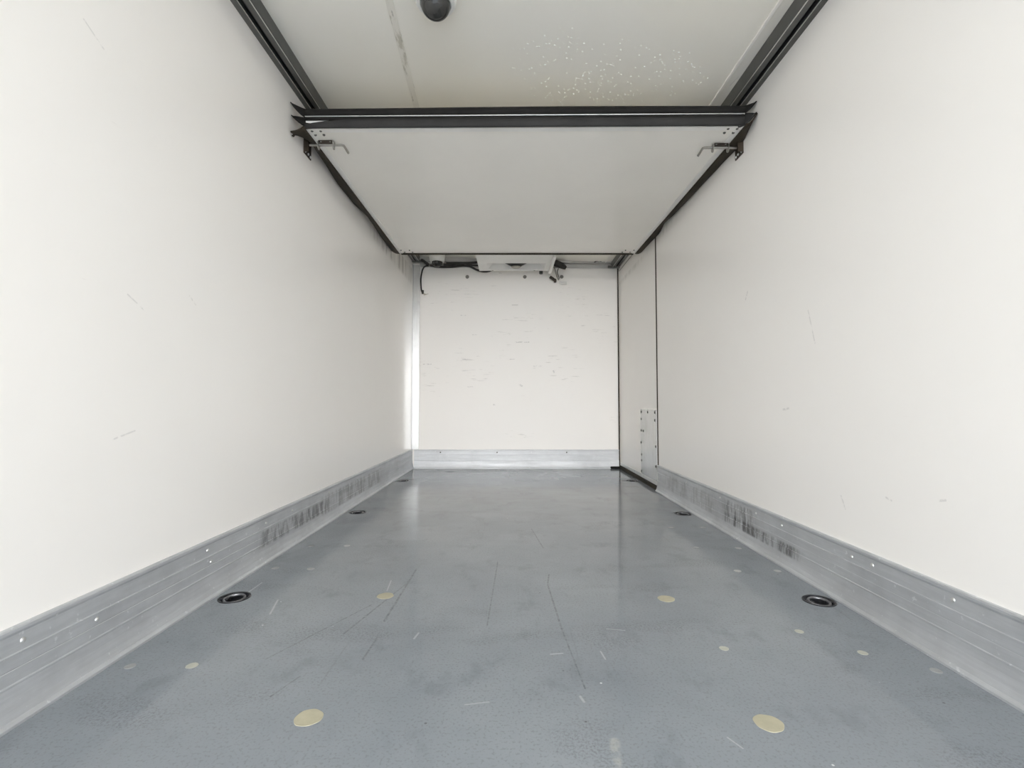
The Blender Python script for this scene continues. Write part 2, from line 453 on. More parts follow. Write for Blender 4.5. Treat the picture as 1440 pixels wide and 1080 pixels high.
# ------------------------------------------------------------------ floor with six round recesses for the lashing rings
RING_R = 0.050
RINGS = [(-0.921, 1.68), (1.002, 1.652), (-0.918, 2.99), (1.004, 2.95), (-0.916, 4.22), (1.010, 4.22)]
def floor_mesh():
    bm = bmesh.new()
    n = 40
    outer = [bm.verts.new(p) for p in ((XL, Y0, 0), (XR, Y0, 0), (XR, YB, 0), (XL, YB, 0))]
    edges = [bm.edges.new((outer[i], outer[(i + 1) % 4])) for i in range(4)]
    holes = []
    for (x, y) in RINGS:
        vs_ = [bm.verts.new((x + RING_R * math.cos(2 * math.pi * k / n), y + RING_R * math.sin(2 * math.pi * k / n), 0)) for k in range(n)]
        holes.append(vs_)
        edges += [bm.edges.new((vs_[k], vs_[(k + 1) % n])) for k in range(n)]
    bmesh.ops.triangle_fill(bm, use_beauty=True, use_dissolve=False, edges=edges)
    kill = []
    for f in bm.faces:
        c = f.calc_center_median()
        for (x, y) in RINGS:
            if (c.x - x) ** 2 + (c.y - y) ** 2 < (RING_R * 0.995) ** 2 and all(any(v is h for hs in holes for h in hs) for v in f.verts):
                kill.append(f); break
    bmesh.ops.delete(bm, geom=kill, context='FACES_ONLY')
    for f in bm.faces: f.normal_update()
    # thickness, rim walls included
    for f in bm.faces:
        if f.normal.z < 0: f.normal_flip()
    r = bmesh.ops.extrude_face_region(bm, geom=bm.faces[:])
    bmesh.ops.translate(bm, vec=(0, 0, -0.05), verts=[v for v in r['geom'] if isinstance(v, bmesh.types.BMVert)])
    return bm
struct(build('floor', floor_mesh(), M['floor']), 'glossy grey resin cargo floor with scratches', 'floor')

# ------------------------------------------------------------------ walls and ceiling
def wall_poly(bm, x0, x1, y0, y1, zb, ft):
    lo = [(x0, y0, zb), (x1, y0, zb), (x1, y1, zb), (x0, y1, zb)]
    hexa(bm, lo, [(p[0], p[1], ft(p[0])) for p in lo])
def shell(name, args, mat, label):
    bm = bmesh.new(); wall_poly(bm, *args, -0.05, ZC)
    return struct(build(name, bm, mat), label)
shell('wall_left', (XL - 0.07, XL, Y0, YB), M['wall_l'], 'smooth white left side wall with grey rub streaks near its top')
shell('wall_right', (XR, XR + 0.07, Y0, DOOR_Y0 - 0.022), M['wall_r'], 'smooth white right side wall with light scuffs')
bm = bmesh.new(); wall_poly(bm, XR, XR + 0.07, DOOR_Y0 - 0.022, YB, 2.0, ZC)
build('wall_header', bm, M['wall_r'], bpy.data.objects['wall_right'])
shell('wall_back', (XL - 0.07, XR + 0.07, YB, YB + 0.07), M['wall_b'], 'white end wall of the cargo box with short dark scratches')
bm = bmesh.new()
lo = [(XL - 0.07, Y0, 0), (XR + 0.07, Y0, 0), (XR + 0.07, YB + 0.07, 0), (XL - 0.07, YB + 0.07, 0)]
hexa(bm, [(p[0], p[1], ZC(p[0])) for p in lo], [(p[0], p[1], ZC(p[0]) + 0.07) for p in lo])
struct(build('ceiling', bm, M['ceiling']), 'off white ceiling with beads of condensation', 'ceiling')

# the yard outside the open rear end
bm = B(-14, 14, -22, Y0 - 0.03, -0.85, -0.75)
struct(build('ground', bm, M['asphalt']), 'pale concrete yard outside the open rear end', 'ground')

# ------------------------------------------------------------------ aluminium kick boards
KP = [(0.0, 0.0), (0.0275, 0.0), (0.0275, 0.006), (0.0225, 0.0125), (0.0205, 0.0135), (0.016, 0.030), (0.0125, 0.052), (0.011, 0.074),
      (0.0125, 0.0755), (0.0125, 0.0785), (0.0095, 0.080), (0.0095, 0.106), (0.0085, 0.1075), (0.0095, 0.109), (0.0095, 0.134),
      (0.0125, 0.1355), (0.0125, 0.1385), (0.0095, 0.140), (0.0095, 0.176), (0.0125, 0.182), (0.0125, 0.188), (0.009, 0.1915), (0.0, 0.1915)]
bm = bmesh.new(); extrude_profile(bm, KP, lambda a, b: (XL + a, Y0, b), lambda a, b: (XL + a, YB, b))
kl = struct(build('baseboard_left', bm, M['alu_l']), 'scuffed aluminium kick board along the left wall', 'kick board')
bm = bmesh.new(); extrude_profile(bm, KP, lambda a, b: (XR - a, Y0, b), lambda a, b: (XR - a, DOOR_Y0 - 0.022, b))
kr = struct(build('baseboard_right', bm, M['alu_r']), 'scuffed aluminium kick board along the right wall with black rub marks', 'kick board')
bm = bmesh.new(); extrude_profile(bm, KP, lambda a, b: (XL + 0.028, YB - a, b * 0.985), lambda a, b: (XR - 0.012, YB - a, b * 0.985))
kb = struct(build('baseboard_back', bm, M['alu_b']), 'bright aluminium kick board across the end wall', 'kick board')
def rivet_mesh(r=0.006, h=0.0035, axis='X'):
    bm = bmesh.new(); lathe(bm, [(0, h), (r * 0.5, h * 0.92), (r * 0.85, h * 0.55), (r, 0), (r, -0.004), (0, -0.004)], (0, 0, 0), 14, axis)
    return bm
def place_many(proto, spots, parent):
    for i, s in enumerate(spots):
        o = proto if i == 0 else clone(proto, parent)
        o.location = s
rv = build('rivet', rivet_mesh(), M['bright'], kl, True)
place_many(rv, [(XL + 0.0095, y, z) for y, z in [(1.041, 0.158), (1.225, 0.122), (1.661, 0.160), (1.682, 0.117), (2.05, 0.157), (2.295, 0.157), (2.75, 0.158), (3.25, 0.158), (3.8, 0.158)]], kl)
rv = build('rivet', rivet_mesh(axis='X'), M['bright'], kr, True)
for v in rv.data.vertices: v.co.x *= -1
rv.data.flip_normals()
place_many(rv, [(XR - 0.0095, y, z) for y, z in [(1.238, 0.163), (1.511, 0.160), (1.602, 0.157), (2.012, 0.157), (2.222, 0.159), (2.6, 0.158), (3.1, 0.158)]], kr)
rv = build('rivet', rivet_mesh(0.007, 0.004, 'Y'), M['screw'], kb, True)
for v in rv.data.vertices: v.co.y *= -1
rv.data.flip_normals()
place_many(rv, [(x, YB - 0.0095, 0.16) for x in (-0.72, -0.15, 0.55)], kb)

# ------------------------------------------------------------------ trims
bm = bmesh.new()
box(bm, XL, XL + 0.072, YB - 0.006, YB, 0.189, 2.065); box(bm, XL, XL + 0.006, YB - 0.02, YB - 0.006, 0.189, 2.065)
struct(build('trim_1', bm, M['alu_post'], bevel=0.0015), 'upright aluminium corner strip at the left end of the end wall', 'trim')
bm = bmesh.new()
hexa(bm, [(XL + 0.07, YB - 0.012, 2.045), (XR - 0.03, YB - 0.012, 2.030), (XR - 0.03, YB, 2.030), (XL + 0.07, YB, 2.045)],
         [(XL + 0.07, YB - 0.012, 2.085), (XR - 0.03, YB - 0.012, 2.070), (XR - 0.03, YB, 2.070), (XL + 0.07, YB, 2.085)])
hexa(bm, [(XL + 0.07, YB - 0.045, 2.092), (XR - 0.03, YB - 0.045, 2.075), (XR - 0.03, YB, 2.075), (XL + 0.07, YB, 2.092)],
         [(XL + 0.07, YB - 0.045, ZC(XL + 0.07)), (XR - 0.03, YB - 0.045, ZC(XR - 0.03)), (XR - 0.03, YB, ZC(XR - 0.03)), (XL + 0.07, YB, ZC(XL + 0.07))])
struct(build('trim_2', bm, M['alu_trim'], bevel=0.002), 'grey aluminium angle along the top of the end wall', 'trim')
bm = B(XR - 0.014, XR, YB - 0.012, YB, 0.0, 2.03)
struct(build('trim_3', bm, M['rubber_brown'], bevel=0.004), 'thin dark gasket in the right corner of the end wall', 'trim')
# sealant seam and moulding on the ceiling
def ceil_strip(x0, x1, wd, y0, y1, h):
    bm = bmesh.new()
    a = [(x0 - wd / 2, y0), (x0 + wd / 2, y0), (x1 + wd / 2, y1), (x1 - wd / 2, y1)]
    hexa(bm, [(x, y, ZC(x) - h) for x, y in a], [(x, y, ZC(x)) for x, y in a])
    return bm
def seam_mat():
    m = new_mat('ceiling_sealant', (0.80, 0.775, 0.71), 0.5, 0, 0.3)
    g = G(m)
    col = g.mix(g.ramp(g.noise((6, 1.2, 1), 5, 5, 0.7), 0.55, 0.68), (0.83, 0.80, 0.73), (0.58, 0.55, 0.47))
    col = g.mix(g.math('MULTIPLY', g.ramp(g.noise((25, 2.5, 1), 3, 4, 0.7, (2, 2, 2)), 0.60, 0.68), 0.7), col, (0.15, 0.13, 0.10))
    g.color(col); return m
struct(build('trim_4', ceil_strip(-0.33, -0.50, 0.028, Y0, 3.0, 0.003), seam_mat(), bevel=0.001), 'dirty sealant seam running along the ceiling', 'trim')
struct(build('trim_5', ceil_strip(0.972, 0.950, 0.014, Y0, YB, 0.006), M['cove'], bevel=0.002), 'thin pale moulding beside the right ceiling rail', 'trim')

# beads of condensation clinging to the ceiling
bm = bmesh.new()
rd = random.Random(21)
clusters = [(rd.uniform(0.05, 0.80), rd.uniform(1.93, 2.50)) for _ in range(44)]
n_ = 0
while n_ < 330:
    cx, cy = clusters[rd.randrange(len(clusters))]
    x, y = rd.gauss(cx, 0.06), rd.gauss(cy, 0.04)
    if not (0.0 < x < 0.90 and 1.88 < y < 2.60): continue
    n_ += 1
    rr = rd.uniform(0.0014, 0.0034)
    lathe(bm, [(rr, 0.0005), (rr * 0.85, -rr * 0.35), (rr * 0.45, -rr * 0.62), (0, -rr * 0.7)], (x, y, ZC(x)), 8)
M['bead'] = simple('water_bead', (0.92, 0.91, 0.88), 0.08, 0, 0.6, 0.02, 20)
tag(build('condensation_beads', bm, M['bead'], None, True), 'scattered tiny white condensation beads on the ceiling before the partition', 'water drops', None, 'stuff')

# ------------------------------------------------------------------ side door at the far right
dr = build('door_1', B(XR + 0.001, XR + 0.065, DOOR_Y0, YB - 0.016, 0.034, 1.995), M['door'], bevel=0.003)
struct(dr, 'white side door flush in the right wall beside the end wall', 'door')
def gask(*a, mat='rubber_brown'): return build('gasket', B(*a), M[mat], dr, bevel=0.003)
gask(XR - 0.003, XR + 0.03, DOOR_Y0 - 0.021, DOOR_Y0 + 0.001, 0.0, 2.0)
gask(XR + 0.002, XR + 0.03, DOOR_Y0, YB - 0.02, 1.992, 2.008)
gask(XR - 0.012, XR + 0.03, DOOR_Y0 - 0.012, YB + 0.0, 0.0, 0.030)
gl = build('gasket', B(0.985, XR - 0.002, YB - 0.040, YB - 0.014, 0.0005, 0.022), M['rubber'], dr, bevel=0.008)
build('sill_strip', B(XR - 0.004, XR + 0.01, DOOR_Y0 + 0.002, YB - 0.03, 0.034, 0.066), M['bright'], dr, bevel=0.002)
kpl = build('kick_plate', B(XR - 0.003, XR + 0.004, 3.752, 4.206, 0.066, 0.603), M['plate'], dr, bevel=0.001)
sp = [(4.183, .58), (4.185, .521), (4.189, .425), (4.122, .424), (4.194, .324), (4.186, .224), (4.188, .176), (4.192, .087),
      (3.986, .580), (3.788, .581), (3.790, .521), (3.772, .324), (3.777, .174)]
rv = build('rivet', rivet_mesh(0.011, 0.006, 'X'), M['screw'], None, True)
for v in rv.data.vertices: v.co.x *= -1
rv.data.flip_normals()
rv.parent = kpl
place_many(rv, [(XR - 0.003, y, z) for y, z in sp], kpl)

# ------------------------------------------------------------------ ceiling rails that carry the partition
def rail(side):
    xw = XL if side < 0 else XR
    s = 1 if side < 0 else -1
    zb = RAIL_Z_L if side < 0 else RAIL_Z_R
    zt = lambda a: ZC(xw + s * a) - zb
    pts = [(0.0, 0.0), (0.027, 0.0), (0.027, 0.006), (0.022, 0.006), (0.022, 0.03), (0.052, 0.03), (0.052, 0.006), (0.046, 0.006), (0.046, 0.0),
           (0.070, 0.0), (0.074, 0.004), (0.078, zt(0.078)), (0.0, zt(0.0))]
    bm = bmesh.new()
    extrude_profile(bm, pts, lambda a, b: (xw + s * a, Y0, zb + b), lambda a, b: (xw + s * a, YB - 0.002, zb + b))
    o = build('ceiling_rail', bm, M['rail'])
    tag(o, 'dark slotted aluminium rail where the %s wall meets the ceiling' % ('left' if side < 0 else 'right'), 'rail', 'ceiling rails for the partition')
    for a in (0.0262, 0.0705):
        l = build('edge_lip', B(*(sorted((xw + s * (a - 0.0014), xw + s * (a + 0.0014)))), Y0 + 0.001, YB - 0.004, zb - 0.0022, zb + 0.001), M['bright'], o)
        l['label'] = 'thin bright edge line'
    sl = build('slot_shadow_strip', B(*(sorted((xw + s * 0.0225, xw + s * 0.0515))), Y0 + 0.001, YB - 0.004, zb + 0.0262, zb + 0.0298), M['rail_dark'], o)  # dark strip painting the shade at the bottom of the groove
    bk = build('end_cap', B(*(sorted((xw + s * 0.001, xw + s * 0.120))), YB - 0.075, YB - 0.047, zb - 0.012, zb + 0.012), M['rail'], o, bevel=0.003)
    return o
rail(-1); rail(1)

# ------------------------------------------------------------------ the folded partition hanging under the ceiling
FL, FR, BR, BL = Vector((-0.940, 2.219, 1.897)), Vector((1.035, 2.172, 1.882)), Vector((1.030, 4.119, 1.907)), Vector((-0.940, 4.116, 1.906))
TH = 0.072
def bil(u, v, dz=0.0):
    p = (FL * (1 - u) + FR * u) * (1 - v) + (BL * (1 - u) + BR * u) * v
    return Vector((p.x, p.y, p.z + dz))
root = empty('folding_partition', (0.05, 3.15, 1.90))
tag(root, 'glossy white insulated partition folded up flat under the ceiling with black rubber edges', 'partition')
bm = bmesh.new(); hexa(bm, [bil(*q) for q in ((0, 0), (1, 0), (1, 1), (0, 1))], [bil(*q, TH) for q in ((0, 0), (1, 0), (1, 1), (0, 1))])
build('panel', bm, M['panel'], root, bevel=0.002)
# aluminium frame around the underside
def under_strip(u0, u1, v0, v1, mat, name='edge_strip', d=0.0025):
    bm = bmesh.new(); q = ((u0, v0), (u1, v0), (u1, v1), (u0, v1))
    hexa(bm, [bil(*k, -d) for k in q], [bil(*k, 0.001) for k in q])
    return build(name, bm, M[mat], root, bevel=0.0008)
under_strip(0.0, 1.0, 0.0, 0.016, 'white_alu')
under_strip(0.0, 0.014, 0.017, 1.0, 'white_alu')
under_strip(0.986, 1.0, 0.017, 1.0, 'white_alu')
# front edge: white aluminium channel with a fin, two long rubber lips
def front_bar(z0, z1, d0, d1, mat, name, u0=0.0, u1=1.0, bev=0.001):
    bm = bmesh.new()
    a, b = bil(u0, 0), bil(u1, 0)
    lo = [(a.x, a.y - d1, a.z + z0), (b.x, b.y - d1, b.z + z0), (b.x, b.y - d0, b.z + z0), (a.x, a.y - d0, a.z + z0)]
    hi = [(p[0], p[1], p[2] + z1 - z0) for p in lo]
    hexa(bm, lo, hi)
    return build(name, bm, M[mat], root, bevel=bev)
front_bar(0.004, 0.068, 0.0, 0.003, 'white_alu', 'front_channel')
fin = front_bar(0.0480, 0.0522, 0.003, 0.014, 'bright', 'channel_fin', 0.0, 1.0)
def lip(rows, mat, label=None, th=0.004):
    """rubber strip: rows is a list of cross sections, each a list of 3d points"""
    bm = bmesh.new()
    V = [[bm.verts.new(p) for p in row] for row in rows]
    for i in range(len(V) - 1):
        for j in range(len(V[0]) - 1):
            bm.faces.new((V[i][j], V[i + 1][j], V[i + 1][j + 1], V[i][j + 1]))
    o = build('rubber_seal', bm, M[mat], root, True)
    s = o.modifiers.new('thick', 'SOLIDIFY'); s.thickness = th; s.offset = 0
    return o
def lerp(a, b, t): return a + (b - a) * t
def front_row(x, zlo, zhi, bow, n=6, base=0.005):
    """one cross section of a front lip; bow pushes its middle towards the rear doors"""
    yf = lerp(FL.y, FR.y, (x - FL.x) / (FR.x - FL.x)) - base
    zf = lerp(FL.z, FR.z, (x - FL.x) / (FR.x - FL.x))
    return [Vector((x, yf - bow * math.sin(math.pi * j / n * 0.9) - 0.002, zf + lerp(zlo, zhi, j / n))) for j in range(n + 1)]
def xs(n=44): return [lerp(FL.x - 0.0, FR.x, i / n) for i in range(n + 1)]
# upper lip: from the channel up to the ceiling rails
rows = [front_row(x, 0.0545, 0.086 + 0.002 * math.sin(3 * x + 1) + 0.0, 0.010) for x in xs()]
lip(rows, 'rubber')
# a second thin lip below the fin, and the wide lower lip that sags over the bottom edge
rows = [front_row(x, 0.034, 0.0465, 0.004) for x in xs()]
lip(rows, 'rubber')
def low_top(x):
    t = (x - FL.x)
    return 0.0365 if t > 0.17 else lerp(0.012, 0.0365, max(0, t / 0.17) ** 0.8)
rows = [front_row(x, -0.003, low_top(x), 0.008) for x in xs(60)]
lip(rows, 'rubber_grey', th=0.005)
# flared ends of the lips that bend against the side walls
def flare(side, zbase, ztip, mat, h=0.03, dy=-0.045):
    xe = FL.x if side < 0 else FR.x
    xw = XL + 0.004 if side < 0 else XR - 0.004
    c = FL if side < 0 else FR
    rows = []
    n = 8
    for i in range(n + 1):
        t = i / n
        x = lerp(xe - side * 0.03, xw, t)
        bend = t ** 1.8
        zb = c.z + lerp(zbase, ztip - 0.004, bend)
        hh = lerp(h, 0.004, t ** 2.2)
        y = c.y - 0.010 + dy * bend
        rows.append([Vector((x, y + 0.006 * k, zb + hh * (k / 3.0))) for k in range(4)])
    return lip(rows, mat, th=0.004)
flare(-1, 0.036, 0.122, 'rubber', 0.050, 0.0)
flare(-1, -0.002, 0.068, 'rubber', 0.052, 0.01)
flare(-1, -0.004, -0.024, 'rubber_brown', 0.034, 0.02)
flare(1, 0.040, 0.106, 'rubber', 0.046, -0.01)
flare(1, -0.012, 0.056, 'rubber_grey', 0.068, -0.01)
# side lips between the panel's edges and the walls
def side_lip(side, prof):
    """prof: (v along the panel, wall z offset, reach towards the wall 0..1)"""
    rows = []
    n = 6
    N = 48
    for i in range(N + 1):
        v = lerp(prof[0][0], prof[-1][0], i / N)
        for a, b in zip(prof, prof[1:]):
            if a[0] <= v <= b[0] + 1e-9:
                t = (v - a[0]) / (b[0] - a[0]); t = t * t * (3 - 2 * t)
                dz, reach = lerp(a[1], b[1], t), lerp(a[2], b[2], t)
                break
        e = bil(0 if side < 0 else 1, v)
        xw = (XL + 0.004) if side < 0 else (XR - 0.004)
        row = []
        for j in range(n + 1):
            s = j / n
            x = lerp(e.x, xw, s * reach)
            z = e.z - 0.004 + dz * s ** 1.4 - 0.006 * math.sin(math.pi * s)
            row.append(Vector((x, e.y, z)))
        rows.append(row)
    return lip(rows, 'rubber_brown', th=0.005)
side_lip(-1, [(-0.01, -0.02, 0.9), (0.10, 0.060, 0.95), (0.18, 0.050, 1.0), (0.34, 0.022, 1.0), (0.47, 0.024, 1.0), (0.62, 0.050, 0.95), (0.68, 0.046, 0.95), (0.85, 0.030, 1.0), (1.0, 0.026, 1.0)])
side_lip(1, [(-0.012, 0.050, 1.0), (0.07, -0.006, 1.0), (0.20, 0.0, 0.95), (0.34, 0.002, 0.9), (0.55, 0.012, 0.85), (0.66, 0.032, 0.9), (0.75, 0.005, 1.0), (0.90, 0.012, 1.0), (1.0, 0.014, 1.0)])
# strip along the hinge end
bm = bmesh.new()
hexa(bm, [(BL.x + 0.012, BL.y, BL.z - 0.010), (BR.x - 0.012, BR.y, BR.z - 0.010), (BR.x - 0.012, BR.y + 0.012, BR.z - 0.012), (BL.x + 0.012, BL.y + 0.012, BL.z - 0.012)],
         [(BL.x + 0.012, BL.y, BL.z + 0.03), (BR.x - 0.012, BR.y, BR.z + 0.03), (BR.x - 0.012, BR.y + 0.012, BR.z + 0.03), (BL.x + 0.012, BL.y + 0.012, BL.z + 0.03)])
build('rubber_seal', bm, M['rubber_brown'], root, bevel=0.003)
# screws on the underside
def uv_of(x, y):
    v = (y - FL.y) / (BL.y - FL.y)
    return ((x - FL.x) / (FR.x - FL.x), v)
sc_spots = []
for sgn, xc in ((1, FL.x), (-1, FR.x)):
    for dx, v in ((0.022, 0.009), (0.062, 0.009), (0.024, 0.027), (0.064, 0.027)): sc_spots.append((xc + sgn * dx, v, 1.0))
    for dx, v in ((0.030, 0.955), (0.100, 0.955), (0.050, 0.982), (0.115, 0.982)): sc_spots.append((xc + sgn * dx, v, 0.75))
bm = bmesh.new(); lathe(bm, [(0, -0.004), (0.0045, -0.0036), (0.0062, -0.001), (0.0062, 0.002), (0, 0.002)], (0, 0, 0), 14)
scp = build('screw', bm, M['screw'], root, True)
place_many(scp, [bil((x - FL.x) / (FR.x - FL.x), v, -0.002) - root.location for x, v, _ in sc_spots], root)
for o in root.children:
    if o.name.startswith('screw'): o.matrix_parent_inverse = Matrix.Identity(4)
# trolleys that carry the panel in the rails
for sx in (-1, 1):
    for v in (0.12, 0.9):
        x = -0.962 if sx < 0 else 1.035
        e = bil(0 if sx < 0 else 1, v)
        zt = (RAIL_Z_L if sx < 0 else RAIL_Z_R) + 0.012
        bm = bmesh.new()
        xi = e.x + 0.03 if sx < 0 else e.x - 0.03
        box(bm, min(x, xi) - 0.004, max(x, xi) + 0.004, e.y - 0.02, e.y + 0.02, e.z + TH - 0.002, e.z + TH + 0.012)
        xc_ = (XL + 0.0365) if sx < 0 else (XR - 0.0365)
        box(bm, min(xc_, x) - 0.004, max(xc_, x) + 0.004, e.y - 0.02, e.y + 0.02, e.z + TH + 0.004, e.z + TH + 0.012)
        box(bm, xc_ - 0.004, xc_ + 0.004, e.y - 0.02, e.y + 0.02, e.z + TH + 0.004, zt)
        build('trolley', bm, M['steel'], root)
# spring latches near the two front corners
def latch(side):
    """side -1: bolt points to the left wall"""
    s = 1 if side < 0 else -1
    y = 2.33
    if side < 0: x_plate, zz = -0.888, bil(0.02, (y - FL.y) / (BL.y - FL.y)).z
    else: x_plate, zz = 0.995, bil(0.98, (y - FR.y) / (BR.y - FR.y)).z
    g = build('latch', B(x_plate - 0.033, x_plate + 0.033, y - 0.016, y + 0.030, zz - 0.006, zz - 0.002), M['dark_steel'], root, bevel=0.001)
    g['label'] = 'dark plated spring latch with a bent bolt'
    zr = zz - 0.018
    # guide loops
    for k in (-1, 1):
        bm = bmesh.new()
        cx = x_plate + k * 0.036
        pts = [(0.015 * math.cos(a), 0.015 * math.sin(a)) for a in [math.radians(180 + 180 * i / 14) for i in range(15)]]
        prof = [(-0.013, 0.013)] + [(px * 0.87, pz - 0.008) for px, pz in pts] + [(0.013, 0.013)]
        extrude_profile(bm, prof, lambda a, b, c=cx: (c - 0.002, y + a, zr + b), lambda a, b, c=cx: (c + 0.002, y + a, zr + b))
        build('guide_loop', bm, M['steel'], g, True)
    tip = x_plate - s * 0.079
    bend = x_plate + s * 0.080
    path = [(tip, y, zr), (lerp(tip, bend, 0.5), y, zr), (bend - s * 0.006, y, zr), (bend + s * 0.004, y, zr - 0.003), (bend + s * 0.010, y, zr - 0.012), (bend + s * 0.027, y, zr - 0.040)]
    bm = bmesh.new(); tube(bm, path, 0.0055, 12)
    build('bolt_rod', bm, M['steel'], g, True)
    for px in (-0.022, 0.022):
        for py in (-0.010, 0.024):
            bm = bmesh.new()
            lathe(bm, [(0, -0.009), (0.003, -0.0085), (0.0042, -0.006), (0, -0.006)], (x_plate + px, y + py, zz), 10)
            build('screw', bm, M['steel'], g, True)
    return g
latch(-1); latch(1)

# ------------------------------------------------------------------ wall brackets that catch the latch bolts
def bracket(side):
    s = 1 if side < 0 else -1
    xw = XL if side < 0 else XR
    y0, y1 = (2.365, 2.448) if side < 0 else (2.290, 2.370)
    zb = 1.862 if side < 0 else 1.822
    zt = 1.955 if side < 0 else 1.92
    r = build('latch_bracket', B(*sorted((xw, xw + s * 0.005)), y0, y1, zb, zt), M['dark_steel'], None, bevel=0.001)
    tag(r, 'small dark brown steel bracket screwed to the %s wall under the partition corner' % ('left' if side < 0 else 'right'), 'bracket', 'latch brackets on the side walls')
    build('flange', B(*sorted((xw + s * 0.004, xw + s * 0.026)), y0, y0 + 0.004, zb + 0.006, zt), M['dark_steel'], r, bevel=0.001)
    for yy, zz in ((y0 + 0.012, zb + 0.012), (y1 - 0.012, zb + 0.012), (y0 + 0.045, zb + 0.014)):
        bm = bmesh.new()
        lathe(bm, [(0, 0.010), (0.004, 0.0095), (0.0065, 0.006), (0.0065, 0.004), (0, 0.004)], (0, 0, 0), 12, 'X')
        for v in bm.verts: v.co.x = xw + s * v.co.x; v.co.y += yy; v.co.z += zz
        build('screw', bm, M['bright'], r, True)
bracket(-1); bracket(1)

# ------------------------------------------------------------------ dome cameras
def dome_camera(loc, label, drop=0.0):
    t = empty('dome_camera', loc)
    tag(t, label, 'dome camera', 'dome cameras under the ceiling')
    x, y, z = loc
    if drop:
        build('mount', (lambda b: (lathe(b, [(0, 0), (0.079, 0), (0.079, -drop), (0, -drop)], loc, 40), b)[1])(bmesh.new()), M['white_plastic'], t, True)
        z -= drop; loc = (x, y, z)
    bm = bmesh.new(); lathe(bm, [(0, 0), (0.074, 0), (0.076, -0.006), (0.074, -0.030), (0.068, -0.040), (0.056, -0.042), (0.053, -0.036), (0, -0.036)], loc, 40)
    build('housing', bm, M['white_plastic'], t, True)
    bm = bmesh.new()
    prof = [(0.052 * math.cos(a), -0.036 - 0.008 - 0.047 * math.sin(a)) for a in [math.radians(6 * i) for i in range(16)]]
    prof = [(0.052, -0.036)] + prof[:-1] + [(0, -0.036 - 0.055)]
    lathe(bm, prof, loc, 40)
    d = build('dome', bm, M['dome'], t, True)
    s = d.modifiers.new('thick', 'SOLIDIFY'); s.thickness = 0.002; s.offset = -1
    d['label'] = 'dark tinted glass dome'
    bm = bmesh.new()
    c = (x, y, z - 0.050)
    lathe(bm, [(0.036 * math.sin(a), -0.036 * math.cos(a)) for a in [math.radians(10 * i) for i in range(19)]], c, 24)
    ball = build('camera_ball', bm, M['black_plastic'], t, True)
    bm = bmesh.new()
    lathe(bm, [(0, -0.003), (0.010, -0.002), (0.014, 0.0), (0.015, 0.004), (0.0, 0.006)], (0, 0, 0), 20)
    dirv = Vector((0.0, -0.72, -0.69)).normalized()
    q = Vector((0, 0, -1)).rotation_difference(dirv)
    for v in bm.verts: v.co = q @ v.co + Vector(c) + dirv * 0.036
    build('lens', bm, M['lens'], ball, True)
    return t
dome_camera((-0.275, 1.735, ZC(-0.275) - 0.0015), 'larger looking dark dome camera on the ceiling in front of the partition')
dc = dome_camera((-0.745, 4.90, ZC(-0.745) - 0.002), 'small dome camera with white housing in the far left ceiling corner', 0.035)

# ------------------------------------------------------------------ ceiling evaporator unit beyond the partition
ev = empty('evaporator_unit', (0.03, 4.64, 1.96))
tag(ev, 'white ceiling cooling unit with a dark fan opening above the end wall', 'cooling unit')
EX0, EX1, EY0, EY1, EZ = -0.322, 0.392, 4.30, 4.86, 1.958
bm = bmesh.new()
# housing: sloped sides, open tray underneath built as a ring of four rims
top = 2.085
lo_o = [(EX0, EY0, EZ), (EX1, EY0, EZ), (EX1, EY1, EZ), (EX0, EY1, EZ)]
hi_o = [(EX0 - 0.012, EY0 - 0.01, top), (EX1 + 0.012, EY0 - 0.01, top), (EX1 + 0.012, EY1 + 0.04, top), (EX0 - 0.012, EY1 + 0.04, top)]
ix0, ix1, iy0, iy1 = EX0 + 0.085, EX1 - 0.075, EY0 + 0.30, EY1 - 0.045
lo_i = [(ix0, iy0, EZ), (ix1, iy0, EZ), (ix1, iy1, EZ), (ix0, iy1, EZ)]
hi_i = [(ix0 + 0.05, iy0 + 0.01, EZ + 0.055), (ix1 - 0.05, iy0 + 0.01, EZ + 0.055), (ix1 - 0.05, iy1 - 0.02, EZ + 0.055), (ix0 + 0.05, iy1 - 0.02, EZ + 0.055)]
A = [bm.verts.new(p) for p in lo_o]; Bv = [bm.verts.new(p) for p in hi_o]; Cv = [bm.verts.new(p) for p in lo_i]; D = [bm.verts.new(p) for p in hi_i]
for i in range(4):
    j = (i + 1) % 4
    bm.faces.new((A[i], A[j], Bv[j], Bv[i])); bm.faces.new((A[j], A[i], Cv[i], Cv[j])); bm.faces.new((Cv[j], Cv[i], D[i], D[j]))
bm.faces.new(Bv[::-1]); bm.faces.new(D)
build('housing', bm, M['white_plastic'], ev, bevel=0.003)
fx, fy = 0.038, (iy0 + iy1) / 2 + 0.02
bm = bmesh.new(); lathe(bm, [(0.115, 0.056), (0.115, 0.048), (0.110, 0.044), (0.085, 0.030), (0.050, 0.010), (0.046, 0.006), (0, 0.006)], (fx, fy, EZ), 36)
fan = build('fan_cone', bm, M['black_plastic'], ev, True); fan['label'] = 'black fan cone'
for v in fan.data.vertices: v.co.y = fy + (v.co.y - fy) * 0.72
bm = bmesh.new(); lathe(bm, [(0.044, 0.006), (0.044, -0.002), (0.040, -0.004), (0, -0.004)], (fx, fy, EZ), 28)
hub = build('fan_hub', bm, M['grey_fitting'], fan, True)
bm = bmesh.new()
